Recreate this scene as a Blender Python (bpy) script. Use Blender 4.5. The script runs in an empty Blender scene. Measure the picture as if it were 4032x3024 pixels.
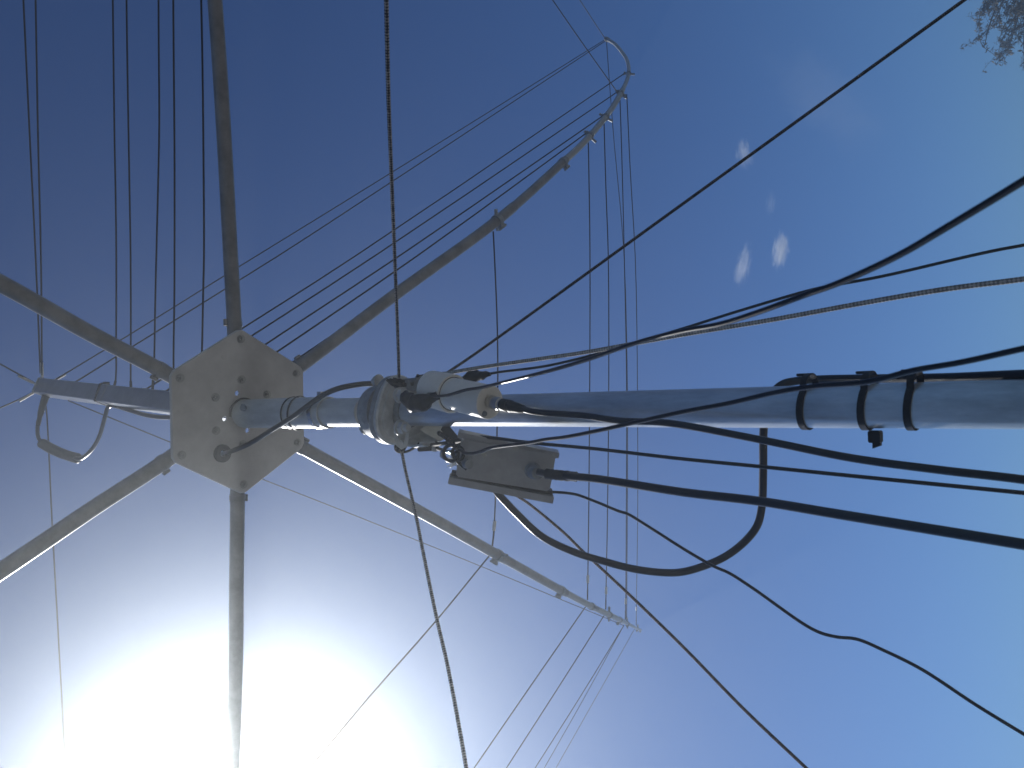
import bpy, math, random
from mathutils import Vector, Matrix, noise
from mathutils.geometry import delaunay_2d_cdt
random.seed(7)
S = bpy.context.scene

# ------------------------------------------------------------------ camera, sky, sun, exposure
F, CX, CY = 3261.0, 2016.0, 1512.0            # focal length and centre in photo pixels (4032 x 3024)
UZ = Vector((-1666 - CX, 1661 - CY, F)).normalized()          # zenith seen from the camera (right, down, forward)
YW = (Vector((0, 0, 1)) - UZ * UZ.z).normalized()
XW = YW.cross(UZ)
M = Matrix((XW, YW, UZ))                      # camera (right, down, forward) -> world
CAM = Vector((0, 0, 1.6))
cam = bpy.data.cameras.new("camera")
camo = bpy.data.objects.new("camera", cam); S.collection.objects.link(camo); S.camera = camo
r_, u_, b_ = M @ Vector((1, 0, 0)), M @ Vector((0, -1, 0)), M @ Vector((0, 0, -1))
camo.matrix_world = Matrix(((r_.x, u_.x, b_.x, CAM.x), (r_.y, u_.y, b_.y, CAM.y), (r_.z, u_.z, b_.z, CAM.z), (0, 0, 0, 1)))
cam.sensor_width = 36.0; cam.lens = 36.0 * F / 4032.0
cam.clip_start = 0.01; cam.clip_end = 5000
cam.dof.use_dof = True; cam.dof.focus_distance = 2.1; cam.dof.aperture_fstop = 17.0

def ray(x, y): return M @ Vector(((x - CX) / F, (y - CY) / F, 1.0))
def at(x, y, z): return CAM + ray(x, y) * z
def pix(p):
    c = M.transposed() @ (p - CAM)
    return (CX + F * c.x / c.z, CY + F * c.y / c.z, c.z)

SUN = ray(845, 3300).normalized()
sun = bpy.data.lights.new("sun", 'SUN'); sun.energy = 5.0; sun.angle = math.radians(0.53); sun.color = (1.0, 0.97, 0.93)
suno = bpy.data.objects.new("sun", sun); S.collection.objects.link(suno)
suno.rotation_mode = 'QUATERNION'; suno.rotation_quaternion = SUN.to_track_quat('Z', 'Y')
W = bpy.data.worlds.new("World"); S.world = W; W.use_nodes = True
wn = W.node_tree; sky = wn.nodes.new('ShaderNodeTexSky'); sky.sky_type = 'NISHITA'; sky.sun_disc = False
sky.sun_elevation = math.asin(SUN.z); sky.sun_rotation = math.atan2(SUN.x, SUN.y)
sky.air_density = 1.0; sky.dust_density = 0.10; sky.ozone_density = 3.0; sky.altitude = 200
wn.nodes['Background'].inputs[1].default_value = 0.05
sc_ = wn.nodes.new('ShaderNodeVectorMath'); sc_.operation = 'MULTIPLY'; sc_.inputs[1].default_value = (0.525, 0.61, 0.64)
gm_ = wn.nodes.new('ShaderNodeGamma'); gm_.inputs[1].default_value = 1.6          # deeper, more contrasty blue, as the phone shows it
wn.links.new(sky.outputs[0], sc_.inputs[0]); wn.links.new(sc_.outputs[0], gm_.inputs[0])
wn.links.new(gm_.outputs[0], wn.nodes['Background'].inputs[0])
S.view_settings.view_transform = 'Standard'; S.view_settings.look = 'None'
S.view_settings.exposure = 0.10; S.view_settings.gamma = 1.0
S.cycles.volume_bounces = 0; S.cycles.max_bounces = 6
S.cycles.volume_step_rate = 1.0

# ------------------------------------------------------------------ materials
def mat(name, col, rough=0.5, metal=0.0, spec=0.5, var=0.0, scale=30.0, bump=0.0, col2=None, rvar=0.0, stretch=None):
    m = bpy.data.materials.new(name); m.use_nodes = True
    n = m.node_tree.nodes; l = m.node_tree.links; b = n['Principled BSDF']
    b.inputs['Base Color'].default_value = (*col, 1); b.inputs['Roughness'].default_value = rough
    b.inputs['Metallic'].default_value = metal; b.inputs['Specular IOR Level'].default_value = spec
    if var or bump or rvar:
        tc = n.new('ShaderNodeTexCoord'); nz = n.new('ShaderNodeTexNoise')
        nz.inputs['Scale'].default_value = scale; nz.inputs['Detail'].default_value = 6
        nz.inputs['Roughness'].default_value = 0.65
        if stretch:
            mp = n.new('ShaderNodeMapping'); mp.inputs['Scale'].default_value = stretch
            l.new(tc.outputs['Object'], mp.inputs[0]); l.new(mp.outputs[0], nz.inputs['Vector'])
        else: l.new(tc.outputs['Object'], nz.inputs['Vector'])
        if var:
            rp = n.new('ShaderNodeValToRGB')
            c2 = col2 or tuple(min(1, c * (1 + var)) for c in col)
            rp.color_ramp.elements[0].position = 0.35; rp.color_ramp.elements[1].position = 0.65
            rp.color_ramp.elements[0].color = (*[c * (1 - var) for c in col], 1)
            rp.color_ramp.elements[1].color = (*c2, 1)
            l.new(nz.outputs['Fac'], rp.inputs[0]); l.new(rp.outputs[0], b.inputs['Base Color'])
        if rvar:
            mr = n.new('ShaderNodeMapRange'); mr.inputs[3].default_value = max(0.05, rough - rvar); mr.inputs[4].default_value = rough + rvar
            l.new(nz.outputs['Fac'], mr.inputs[0]); l.new(mr.outputs[0], b.inputs['Roughness'])
        if bump:
            bp = n.new('ShaderNodeBump'); bp.inputs['Strength'].default_value = bump; bp.inputs['Distance'].default_value = 0.002
            l.new(nz.outputs['Fac'], bp.inputs['Height']); l.new(bp.outputs[0], b.inputs['Normal'])
    return m

MT = {}
MT['galv'] = mat('galvanised_steel', (0.58, 0.61, 0.635), 0.37, 0.65, 0.5, 0.26, 34, 0.15, rvar=0.13, stretch=(1.0, 1.0, 0.22))
MT['dull'] = mat('dull_galvanised_steel', (0.52, 0.54, 0.55), 0.45, 0.25, 0.5, 0.18, 34, 0.1, stretch=(1, 1, .3))
MT['cast'] = mat('cast_aluminium', (0.48, 0.495, 0.50), 0.55, 0.35, 0.5, 0.18, 45, 0.3)
MT['castdark'] = mat('weathered_casting', (0.23, 0.25, 0.27), 0.6, 0.3, 0.5, 0.25, 60, 0.3)
MT['plate'] = mat('hub_plate_metal', (0.46, 0.455, 0.45), 0.55, 0.1, 0.4, 0.13, 11, 0.08)
MT['bolt'] = mat('stainless_bolt', (0.36, 0.36, 0.35), 0.38, 0.8)
MT['tube'] = mat('spreader_fibreglass', (0.17, 0.17, 0.17), 0.42, 0.0, 0.5, 0.28, 18, 0.05)
MT['tip'] = mat('spreader_tip_fibreglass', (0.30, 0.31, 0.32), 0.45, 0.0, 0.5, 0.1, 25)
MT['post'] = mat('post_tube', (0.28, 0.295, 0.31), 0.30, 0.85, 0.5, 0.12, 20)
MT['black'] = mat('black_cable_jacket', (0.009, 0.010, 0.013), 0.32, 0.0, 0.5, 0.3, 60)
MT['rubber'] = mat('black_rubber', (0.010, 0.010, 0.011), 0.6, 0.0, 0.3)
MT['tape'] = mat('black_tape', (0.012, 0.012, 0.014), 0.5, 0.0, 0.35, 0.4, 60, 0.5)
MT['wire'] = mat('dark_wire', (0.010, 0.011, 0.014), 0.6, 0.0, 0.15)
MT['cord'] = mat('dark_cord', (0.016, 0.017, 0.020), 0.7, 0.0, 0.15)
MT['white'] = mat('aged_white_plastic', (0.74, 0.715, 0.66), 0.42, 0.0, 0.5, 0.07, 20, 0.04)
MT['whitecap'] = mat('white_sleeve', (0.72, 0.72, 0.70), 0.5)
MT['box'] = mat('grey_aluminium', (0.31, 0.315, 0.33), 0.42, 0.25, 0.5, 0.10, 40, 0.06)
MT['steel'] = mat('bright_steel', (0.62, 0.62, 0.60), 0.25, 1.0)
MT['plug'] = mat('nickel_plug', (0.55, 0.53, 0.48), 0.32, 1.0)
MT['lug'] = mat('cream_painted_lug', (0.58, 0.56, 0.48), 0.5, 0.0, 0.5, 0.1, 50)
MT['sealant_shade'] = mat('dark_sealant_and_gap_shade', (0.06, 0.055, 0.05), 0.7)  # dark joints, and the painted shade in the box groove
MT['bark'] = mat('bark', (0.06, 0.05, 0.042), 0.85, 0, 0.3, 0.35, 20, 0.4)
MT['grass'] = mat('dry_grass', (0.135, 0.135, 0.128), 0.9, 0, 0.2, 0.3, 0.6, col2=(0.20, 0.196, 0.185))

def leaf_mat():
    m = mat('autumn_leaf', (0.045, 0.043, 0.028), 0.6, 0, 0.3, 0.5, 1.2, col2=(0.10, 0.09, 0.06))
    b = m.node_tree.nodes['Principled BSDF']; b.inputs['Transmission Weight'].default_value = 0.0
    n = m.node_tree.nodes; l = m.node_tree.links
    tr = n.new('ShaderNodeBsdfTranslucent'); tr.inputs[0].default_value = (0.07, 0.06, 0.03, 1)
    mx = n.new('ShaderNodeMixShader'); mx.inputs[0].default_value = 0.35
    l.new(b.outputs[0], mx.inputs[1]); l.new(tr.outputs[0], mx.inputs[2]); l.new(mx.outputs[0], n['Material Output'].inputs[0])
    return m
MT['leaf'] = leaf_mat()

def rope_mat(name, dark, light, turns=2.0, pitch=0.007, thresh=0.0):
    m = bpy.data.materials.new(name); m.use_nodes = True
    n = m.node_tree.nodes; l = m.node_tree.links; b = n['Principled BSDF']
    b.inputs['Roughness'].default_value = 0.75; b.inputs['Specular IOR Level'].default_value = 0.25
    a1 = n.new('ShaderNodeAttribute'); a1.attribute_name = 'along'
    a2 = n.new('ShaderNodeAttribute'); a2.attribute_name = 'around'
    def mth(op, x, y):
        k = n.new('ShaderNodeMath'); k.operation = op
        for i, v in enumerate((x, y)):
            if v is None: continue
            if isinstance(v, (int, float)): k.inputs[i].default_value = v
            else: l.new(v, k.inputs[i])
        return k.outputs[0]
    s = mth('MULTIPLY', a1.outputs['Fac'], 2 * math.pi / pitch)
    t = mth('MULTIPLY', a2.outputs['Fac'], 2 * math.pi * turns)
    p = mth('MULTIPLY', mth('SINE', mth('ADD', s, t), None), mth('SINE', mth('SUBTRACT', s, t), None))
    nz = n.new('ShaderNodeTexNoise'); nz.inputs['Scale'].default_value = 160; nz.inputs['Detail'].default_value = 3
    tc = n.new('ShaderNodeTexCoord'); l.new(tc.outputs['Object'], nz.inputs['Vector'])
    q = mth('ADD', p, mth('MULTIPLY', mth('SUBTRACT', nz.outputs['Fac'], 0.5), 2.6))
    rp = n.new('ShaderNodeValToRGB'); rp.color_ramp.elements[0].position = 0.42 + thresh; rp.color_ramp.elements[1].position = 0.62 + thresh
    rp.color_ramp.elements[0].color = (*dark, 1); rp.color_ramp.elements[1].color = (*light, 1)
    l.new(mth('MULTIPLY_ADD', q, 0.3), rp.inputs[0])
    k = rp.inputs[0].links[0].from_node; k.inputs[2].default_value = 0.5
    l.new(rp.outputs[0], b.inputs['Base Color'])
    return m
MT['rope_speck'] = rope_mat('speckled_rope', (0.018, 0.018, 0.02), (0.34, 0.31, 0.29))
MT['rope_dark'] = rope_mat('dark_twisted_rope', (0.014, 0.014, 0.016), (0.16, 0.13, 0.11), 1.0, 0.006, 0.06)
MT['rope_grey'] = rope_mat('grey_braided_rope', (0.20, 0.19, 0.175), (0.50, 0.48, 0.44), 2.0, 0.008)
MT['rope_brown'] = rope_mat('brown_twisted_rope', (0.05, 0.038, 0.03), (0.30, 0.22, 0.17), 1.0, 0.006)

# ------------------------------------------------------------------ mesh builder
def smooth(pts, sub=6):
    if len(pts) < 3: return [Vector(p) for p in pts]
    P = [pts[0] * 2 - pts[1]] + list(pts) + [pts[-1] * 2 - pts[-2]]
    out = []
    for i in range(1, len(P) - 2):
        p0, p1, p2, p3 = P[i - 1], P[i], P[i + 1], P[i + 2]
        d0 = max((p1 - p0).length, 1e-6) ** .5; d1 = max((p2 - p1).length, 1e-6) ** .5; d2 = max((p3 - p2).length, 1e-6) ** .5
        m1 = (p1 - p0) / d0 - (p2 - p0) / (d0 + d1) + (p2 - p1) / d1
        m2 = (p2 - p1) / d1 - (p3 - p1) / (d1 + d2) + (p3 - p2) / d2
        m1 *= d1; m2 *= d1
        for k in range(sub):
            t = k / sub; t2 = t * t; t3 = t2 * t
            out.append(p1 * (2 * t3 - 3 * t2 + 1) + m1 * (t3 - 2 * t2 + t) + p2 * (-2 * t3 + 3 * t2) + m2 * (t3 - t2))
    out.append(Vector(pts[-1]))
    return out

def perp(d):
    a = Vector((0, 0, 1)) if abs(d.z) < 0.9 else Vector((1, 0, 0))
    x = d.cross(a).normalized(); return x, d.cross(x).normalized()

class MB:
    def __init__(s): s.v = []; s.f = []; s.al = {}; s.ar = {}
    def tube(s, pts, rad, n=12, cap=True, rope=False, rmod=None):
        pts = [Vector(p) for p in pts]; N = len(pts)
        rs = rad if isinstance(rad, (list, tuple)) else [rad] * N
        d0 = (pts[1] - pts[0]).normalized(); x, y = perp(d0); base = len(s.v); L = 0.0
        nn = n + 1 if rope else n
        for i, p in enumerate(pts):
            if i: L += (p - pts[i - 1]).length
            if N == 2: d = d0
            else:
                a, b = pts[max(i - 1, 0)], pts[min(i + 1, N - 1)]
                d = (b - a); d = d.normalized() if d.length > 1e-9 else d0
            x = (x - d * x.dot(d)).normalized(); y = d.cross(x)
            for k in range(nn):
                t = 2 * math.pi * (k % n) / n
                rr = rs[i] * (rmod(L, t, i) if rmod else 1.0)
                if rope: s.al[len(s.v)] = L; s.ar[len(s.v)] = k / n
                s.v.append(p + (x * math.cos(t) + y * math.sin(t)) * rr)
        for i in range(N - 1):
            for k in range(nn - 1 if rope else n):
                k2 = (k + 1) if rope else (k + 1) % n
                s.f.append((base + i * nn + k, base + i * nn + k2, base + (i + 1) * nn + k2, base + (i + 1) * nn + k))
        if cap:
            s.f.append(tuple(base + k for k in range(n))[::-1]); e = base + (N - 1) * nn
            s.f.append(tuple(e + k for k in range(n)))
        return s
    def lathe(s, o, d, prof, n=32, rmod=None):
        """prof: list of (distance along d, radius); closed by fans where the radius is 0"""
        d = d.normalized(); x, y = perp(d); base = len(s.v)
        for (t, r) in prof:
            for k in range(n):
                a = 2 * math.pi * k / n; rr = r * (rmod(a) if rmod else 1.0)
                s.v.append(o + d * t + (x * math.cos(a) + y * math.sin(a)) * rr)
        for i in range(len(prof) - 1):
            for k in range(n):
                k2 = (k + 1) % n
                s.f.append((base + i * n + k, base + i * n + k2, base + (i + 1) * n + k2, base + (i + 1) * n + k))
        return s
    def cyl(s, a, b, r0, r1=None, n=16):
        d = b - a; r1 = r0 if r1 is None else r1
        return s.lathe(a, d, [(0, 0.0001), (0, r0), (d.length, r1), (d.length, 0.0001)], n)
    def ring(s, c, axis, R, r, n=28, m=8, arc=(0, 2 * math.pi), x=None):
        axis = axis.normalized()
        if x is None: x, y = perp(axis)
        else: x = (x - axis * x.dot(axis)).normalized(); y = axis.cross(x)
        full = abs(arc[1] - arc[0] - 2 * math.pi) < 1e-6
        pts = [c + (x * math.cos(arc[0] + (arc[1] - arc[0]) * k / n) + y * math.sin(arc[0] + (arc[1] - arc[0]) * k / n)) * R for k in range(n + 1)]
        return s.tube(pts, r, m, cap=not full)
    def box(s, c, ax, h, bev=0.0):
        X, Y, Z = [a.normalized() for a in ax]; base = len(s.v)
        if bev <= 0:
            for i in (-1, 1):
                for j in (-1, 1):
                    for k in (-1, 1): s.v.append(c + X * h[0] * i + Y * h[1] * j + Z * h[2] * k)
            for q in ((0, 1, 3, 2), (4, 6, 7, 5), (0, 4, 5, 1), (2, 3, 7, 6), (0, 2, 6, 4), (1, 5, 7, 3)): s.f.append(tuple(base + i for i in q))
            return s
        pr = [(-h[0] + bev, -h[1]), (h[0] - bev, -h[1]), (h[0], -h[1] + bev), (h[0], h[1] - bev), (h[0] - bev, h[1]), (-h[0] + bev, h[1]), (-h[0], h[1] - bev), (-h[0], -h[1] + bev)]
        return s.prism([c + X * a + Y * b - Z * h[2] for a, b in pr], Z * 2 * h[2])
    def prism(s, pts, ext):
        base = len(s.v); n = len(pts)
        s.v += [Vector(p) for p in pts] + [Vector(p) + ext for p in pts]
        s.f.append(tuple(base + k for k in range(n))[::-1]); s.f.append(tuple(base + n + k for k in range(n)))
        for k in range(n): s.f.append((base + k, base + (k + 1) % n, base + n + (k + 1) % n, base + n + k))
        return s
    def holed(s, o, X, Y, ext, outer, holes):
        """flat plate with real round or shaped holes; 2-D outlines in the X, Y axes of o, thickness ext"""
        loops = [outer] + holes; co = []; ed = []
        for lp in loops:
            b = len(co); co += [Vector(p) for p in lp]; ed += [(b + i, b + (i + 1) % len(lp)) for i in range(len(lp))]
        vs, es, fs, *_ = delaunay_2d_cdt(co, ed, [], 1, 1e-7)
        def inside(p, lp):
            c = False
            for i in range(len(lp)):
                a, b = lp[i], lp[i - 1]
                if (a[1] > p[1]) != (b[1] > p[1]) and p[0] < (b[0] - a[0]) * (p[1] - a[1]) / (b[1] - a[1]) + a[0]: c = not c
            return c
        base = len(s.v); n = len(vs)
        s.v += [o + X * v.x + Y * v.y for v in vs] + [o + X * v.x + Y * v.y + ext for v in vs]
        for f in fs:
            c = sum((vs[i] for i in f), Vector((0, 0))) / len(f)
            if not inside(c, outer) or any(inside(c, h) for h in holes): continue
            s.f.append(tuple(base + i for i in f)[::-1]); s.f.append(tuple(base + n + i for i in f))
        b = base
        for lp in loops:
            k = len(lp)
            for i in range(k): s.f.append((b + i, b + (i + 1) % k, b + n + (i + 1) % k, b + n + i))
            b += k
        return s
    def lump(s, c, ax, h, seed=0, amp=0.35, n=14):
        X, Y, Z = [a.normalized() for a in ax]; base = len(s.v)
        for i in range(n + 1):
            th = math.pi * i / n
            for k in range(2 * n):
                ph = math.pi * k / n
                u = Vector((math.cos(th), math.sin(th) * math.cos(ph), math.sin(th) * math.sin(ph)))
                q = 1 + amp * noise.noise(u * 1.9 + Vector((seed * 7.3, seed, 1))) + amp * .5 * noise.noise(u * 5 + Vector((seed, 3, seed * 2.2)))
                s.v.append(c + (X * u.x * h[0] + Y * u.y * h[1] + Z * u.z * h[2]) * q)
        for i in range(n):
            for k in range(2 * n):
                k2 = (k + 1) % (2 * n)
                s.f.append((base + i * 2 * n + k, base + i * 2 * n + k2, base + (i + 1) * 2 * n + k2, base + (i + 1) * 2 * n + k))
        return s
    def build(s, name, m, parent=None, ang=40, origin=None):
        o0 = origin
        if parent is not None: o0 = Vector(parent['_o'])
        if o0 is None: o0 = sum(s.v, Vector()) / len(s.v)
        me = bpy.data.meshes.new(name)
        me.from_pydata([tuple(v - o0) for v in s.v], [], s.f)
        me.validate(); me.update()
        import bmesh
        bm = bmesh.new(); bm.from_mesh(me); bmesh.ops.recalc_face_normals(bm, faces=bm.faces); bm.to_mesh(me); bm.free()
        me.polygons.foreach_set('use_smooth', [True] * len(me.polygons))
        if ang: me.set_sharp_from_angle(angle=math.radians(ang))
        if s.al:
            for nm, dd in (('along', s.al), ('around', s.ar)):
                a = me.attributes.new(nm, 'FLOAT', 'POINT')
                a.data.foreach_set('value', [dd.get(i, 0.0) for i in range(len(s.v))])
        me.materials.append(MT[m] if isinstance(m, str) else m)
        ob = bpy.data.objects.new(name, me); S.collection.objects.link(ob)
        ob['_o'] = tuple(o0)
        if parent is None: ob.location = o0
        else: ob.parent = parent
        return ob

def tag(o, label=None, cat=None, group=None, kind=None):
    if label: o['label'] = label
    if cat: o['category'] = cat
    if group: o['group'] = group
    if kind: o['kind'] = kind
    return o
def empty(name, loc, label, cat, group=None):
    o = bpy.data.objects.new(name, None); S.collection.objects.link(o); o.location = loc; o['_o'] = tuple(loc)
    o.empty_display_size = 0.05
    return tag(o, label, cat, group)

def path(pl, z0, z1, sub=4, zs=None):
    """photo polyline -> world points; depth runs as 1/z along the line (straight in space), or by the knots zs"""
    L = [0.0]
    for a, b in zip(pl, pl[1:]): L.append(L[-1] + math.hypot(b[0] - a[0], b[1] - a[1]))
    out = []
    for (p, l) in zip(pl, L):
        f = l / L[-1]
        if zs:
            for (f0, d0), (f1, d1) in zip(zs, zs[1:]):
                if f0 <= f <= f1 + 1e-9: z = 1 / ((1 / d0) * (1 - (f - f0) / (f1 - f0)) + (1 / d1) * (f - f0) / (f1 - f0)); break
        else: z = 1 / ((1 - f) / z0 + f / z1)
        out.append(at(p[0], p[1], z))
    return smooth(out, sub)

def onward(pts, droop=0.0):
    """carry a line on beyond the frame, straight or drooping, down to the lawn"""
    p = pts[-1]; d = (pts[-1] - pts[-3]).normalized(); out = list(pts); q = p
    for i in range(1, 90):
        s_ = i * .15; q = p + d * s_ - Vector((0, 0, droop * s_ * s_))
        if q.z < .012:
            q.z = .012; out.append(q); break
        if s_ > 12 or q.z > 4.2: break
        out.append(q)
    return out
# ------------------------------------------------------------------ frames: hub plate, mast
Cc = Vector(((953.24 - CX) / F, (1622.4 - CY) / F, 1.0)) * 1.71267
C = CAM + M @ Cc
Nn = M @ Vector((-0.73753508, -0.04106968, 0.67405882))          # the hub leans about four degrees off the mast
e1 = M @ Vector((0, -1, 0)); e1 = (e1 - Nn * e1.dot(Nn)).normalized(); e2 = e1.cross(Nn)
if e2.dot(M @ Vector((1, 0, 0))) < 0: e2 = -e2
ROT = -0.0431590325
def ed(k): t = ROT + k * math.pi / 3; return e1 * math.cos(t) + e2 * math.sin(t)
def hubp(k, r, h): return C + ed(k) * r + Nn * h
Zv = Vector((0, 0, 1))
Cm = C + M @ Vector((0, 0.0034, 0))                               # the mast axis passes here
def ax(t): return Cm + Zv * t
def mt(x):                                                        # height on the mast axis seen at photo column x
    c = M.transposed() @ (Cm - CAM); k = (x - CX) / F
    return (k * c.z - c.x) / (UZ.x - k * UZ.z)
def mz(x): return pix(ax(mt(x)))[2]
Sd = M @ Vector((0, 1, 0)); Sd = (Sd - Zv * Sd.z).normalized()    # sideways: down in the picture
Qd = (CAM - C); Qd = (Qd - Zv * Qd.z); Qd = (Qd - Sd * Qd.dot(Sd)).normalized()   # towards the camera
def pol(t, R, deg): a = math.radians(deg); return ax(t) + (Sd * math.cos(a) + Qd * math.sin(a)) * R
def post_t(x):
    c = M.transposed() @ (C - CAM); n = M.transposed() @ Nn; k = (x - CX) / F
    return (k * c.z - c.x) / (n.x - k * n.z)
def postp(x): return C + Nn * post_t(x)

# ------------------------------------------------------------------ ground and haze bounds
g = MB()
for i in range(0, 64):
    a = 2 * math.pi * i / 64; g.v.append(Vector((math.cos(a) * 60, math.sin(a) * 60, 0)))
g.f.append(tuple(range(64)))
tag(g.build('ground', 'grass', origin=Vector((0, 0, 0)), ang=None), 'dry short grass lawn below the mast', 'ground', kind='structure')

# ------------------------------------------------------------------ the mast
tM = mt(1610)
mast = empty('mast_pole', ax(-C.z), 'galvanised steel mast pole with a sunlit lower edge, running from bearing to right edge', 'mast')
MB().tube([ax(-C.z), ax(tM)], 0.0238, 48).build('pole', 'galv', mast)
upper = empty('mast_stub', ax(mt(1420)), 'short grey pipe between the hexagonal plate and the cast bearing', 'mast stub')
tS = mt(1292)
MB().lathe(ax(mt(1440)), Zv, [(0, 0.0001), (0, 0.0255), (tS - mt(1440), 0.0255), (tS - mt(1440), 0.0001)], 40).build('pipe', 'dull', upper)
hs = 0.006
MB().lathe(ax(tS - 0.004), Zv, [(0, 0.0262), (0, 0.0292), (-tS - hs, 0.0292), (-tS - hs, 0.0262)], 40).build('socket', 'dull', upper)
b = MB().lathe(ax(tS + 0.012), Zv, [(0, .0293), (0, .0308), (.012, .0308), (.012, .0293)], 40)
b.box(pol(tS + .018, .034, 175), (Zv, Sd, Qd), (.006, .005, .004)); b.build('hose_clamp', 'steel', upper)
MB().lump(at(958, 1604, 1.645), (Zv, Sd, Qd), (.010, .007, .004), 3, .3, 8).build('bolt_hole_spot', 'castdark', upper)  # dark lump standing in for a shaded bolt hole

# ------------------------------------------------------------------ hexagonal beam antenna
ant = empty('hexagonal_beam_antenna', C, 'large hexagonal wire beam antenna with six curved tube arms spreading from a flat hub plate', 'antenna')
def circ(c, r, n=16, sx=1.0): return [(c[0] + r * sx * math.cos(2 * math.pi * k / n), c[1] + r * math.sin(2 * math.pi * k / n)) for k in range(n)]
def onplate(x, y):
    d = ray(x, y); s = (C - CAM).dot(Nn) / d.dot(Nn); q = CAM + d * s - C
    return (q.dot(e1), q.dot(e2))
outer = []
for k in range(6):
    t = ROT + k * math.pi / 3
    for dt in (-0.035, 0.035): outer.append((0.1695 * math.cos(t + dt), 0.1695 * math.sin(t + dt)))
GC = onplate(874, 1785)
holes = [circ(onplate(934.6, 1548.7), .0055, 14), circ(onplate(885, 1649), .0055, 14), circ(onplate(975.5, 1695), .0055, 14), circ(GC, .0125, 24)]
pm = MB().holed(C, e1, e2, Nn * 0.0035, [(x * .985, y * .985) for x, y in outer], holes)
lo_ = [C + (e1 * x + e2 * y) * .985 for x, y in outer]; hi_ = [C + (e1 * x + e2 * y) + Nn * .0035 for x, y in outer]
b0 = len(pm.v); pm.v += lo_ + hi_
for i in range(12): pm.f.append((b0 + i, b0 + (i + 1) % 12, b0 + 12 + (i + 1) % 12, b0 + 12 + i))
pm.holed(C + Nn * .0035, e1, e2, Nn * .0025, outer, holes)
plate = pm.build('hub_plate', 'plate', ant, 20)
def bolt_at(p):
    m = MB(); x, y = perp(Nn)
    m.lathe(p, -Nn, [(0, .0001), (0, .0088), (.0014, .0088), (.0014, .0001)], 20)
    rr = random.random()
    hexp = [p - Nn * .0014 + (x * math.cos(math.pi / 3 * k + rr) + y * math.sin(math.pi / 3 * k + rr)) * .0066 for k in range(6)]
    m.prism(hexp, -Nn * .0050); m.lathe(p, -Nn, [(.0064, .0001), (.0064, .0036), (.0105, .0033), (.0105, .0001)], 14)
    return m.build('bolt', 'bolt', plate, 30)
for k in range(6): bolt_at(hubp(k, .151, 0))
for k in (0, 1, 3, 4, 5): bolt_at(hubp(k, .0672, 0))
for (x, y) in ((882, 1405), (998, 1745)):
    a, b_2 = onplate(x, y); MB().lathe(C + e1 * a + e2 * b_2, -Nn, [(0, .0001), (0, .005), (.0008, .0048), (.0008, .0001)], 16).build('rivet', 'plate', plate)
gp = C + e1 * GC[0] + e2 * GC[1]
MB().lathe(gp, -Nn, [(.0, .0185), (.005, .0182), (.008, .0150), (.0075, .0075), (.002, .0062), (-.006, .0062), (-.010, .012), (-.0075, .0165), (-.006, .0175)], 32).build('cable_grommet', 'rubber', plate, 60)
MB().ring(ax(-hs - .001), Nn, .0310, .0022, 40, 8, (math.radians(-10), math.radians(250)), x=-e2).build('sealant_bead', 'sealant_shade', plate)

# curve that every arm follows: (distance from the hub, rise above it)
HC = [(0.0, .02), (.2, .026), (.5, .047), (.966, .075), (1.44, .16), (1.65, .213), (2.03, .347), (2.354, .489), (2.734, .682), (3.1, .90), (3.35, 1.06)]
def hC(r):
    if r <= 0: return HC[0][1]
    for (a, ha), (b, hb) in zip(HC, HC[1:]):
        if r <= b: return ha + (hb - ha) * (r - a) / (b - a)
    return HC[-1][1] + (r - HC[-1][0]) * 0.68
def arm_hit(k, x, y):                        # where a photo ray meets arm k's rise curve
    d = ray(x, y); lo = None
    prev = None; s = 1.3
    while s < 6.5:
        q = CAM + d * s - C; r = (q - Nn * q.dot(Nn)).length; v = q.dot(Nn) - hC(r)
        if prev is not None and prev < 0 <= v: return CAM + d * s
        prev = v; s += 0.004
    return CAM + d * s
def arm_plane(k, x, y):
    d = ray(x, y); m_ = ed(k).cross(Nn); s = (C - CAM).dot(m_) / d.dot(m_); return CAM + d * s

ARM = {}
ARM[0] = [hubp(0, r, hC(r)) for r in (.10, .2, .32)] + [arm_plane(0, 880, 500), arm_plane(0, 846, 0)]
ARM[1] = [hubp(1, .10, hC(.10))] + [arm_plane(1, *p) for p in ((1210, 1422), (1550, 1165), (1958, 868), (2215, 640), (2300, 560), (2400, 440), (2447, 362), (2475, 290))] + \
         [at(2468, 235, 4.12), at(2445, 200, 4.28), at(2420, 172, 4.42), at(2390, 155, 4.55)]
ARM[2] = [hubp(2, .10, hC(.10)), hubp(2, .2, hC(.2)), arm_plane(2, 1690, 2034), arm_hit(2, 1960, 2186), arm_hit(2, 2210, 2325), arm_hit(2, 2340, 2393), arm_hit(2, 2420, 2431), arm_hit(2, 2520, 2481)]
ARM[3] = [hubp(3, r, hC(r)) for r in (.10, .2)] + [arm_plane(3, 931, 2300), arm_plane(3, 928, 2624)]
ARM[4] = [hubp(4, r, hC(r)) for r in (.10, .2)] + [arm_plane(4, 380, 1993), arm_plane(4, 0, 2250)]
ARM[5] = [hubp(5, r, hC(r)) for r in (.10, .2)] + [arm_plane(5, 350, 1310), arm_plane(5, 0, 1115)]
def arm_rh(p): q = p - C; h = q.dot(Nn); return (q - Nn * h).length, h
for k in (0, 3, 4, 5):
    r0, h0 = arm_rh(ARM[k][-1]); off = h0 - hC(r0)
    for r in (1.3, 1.65, 2.0, 2.35, 2.7, 3.05, 3.35):
        if r > r0 + .2: ARM[k].append(hubp(k, r, hC(r) + off * 0.5))
CURVE = {k: smooth(v, 10) for k, v in ARM.items()}
def arad(r): return .0150 if r < 1.02 else .0136 if r < 1.46 else .0112 if r < 2.36 else .0088
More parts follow.
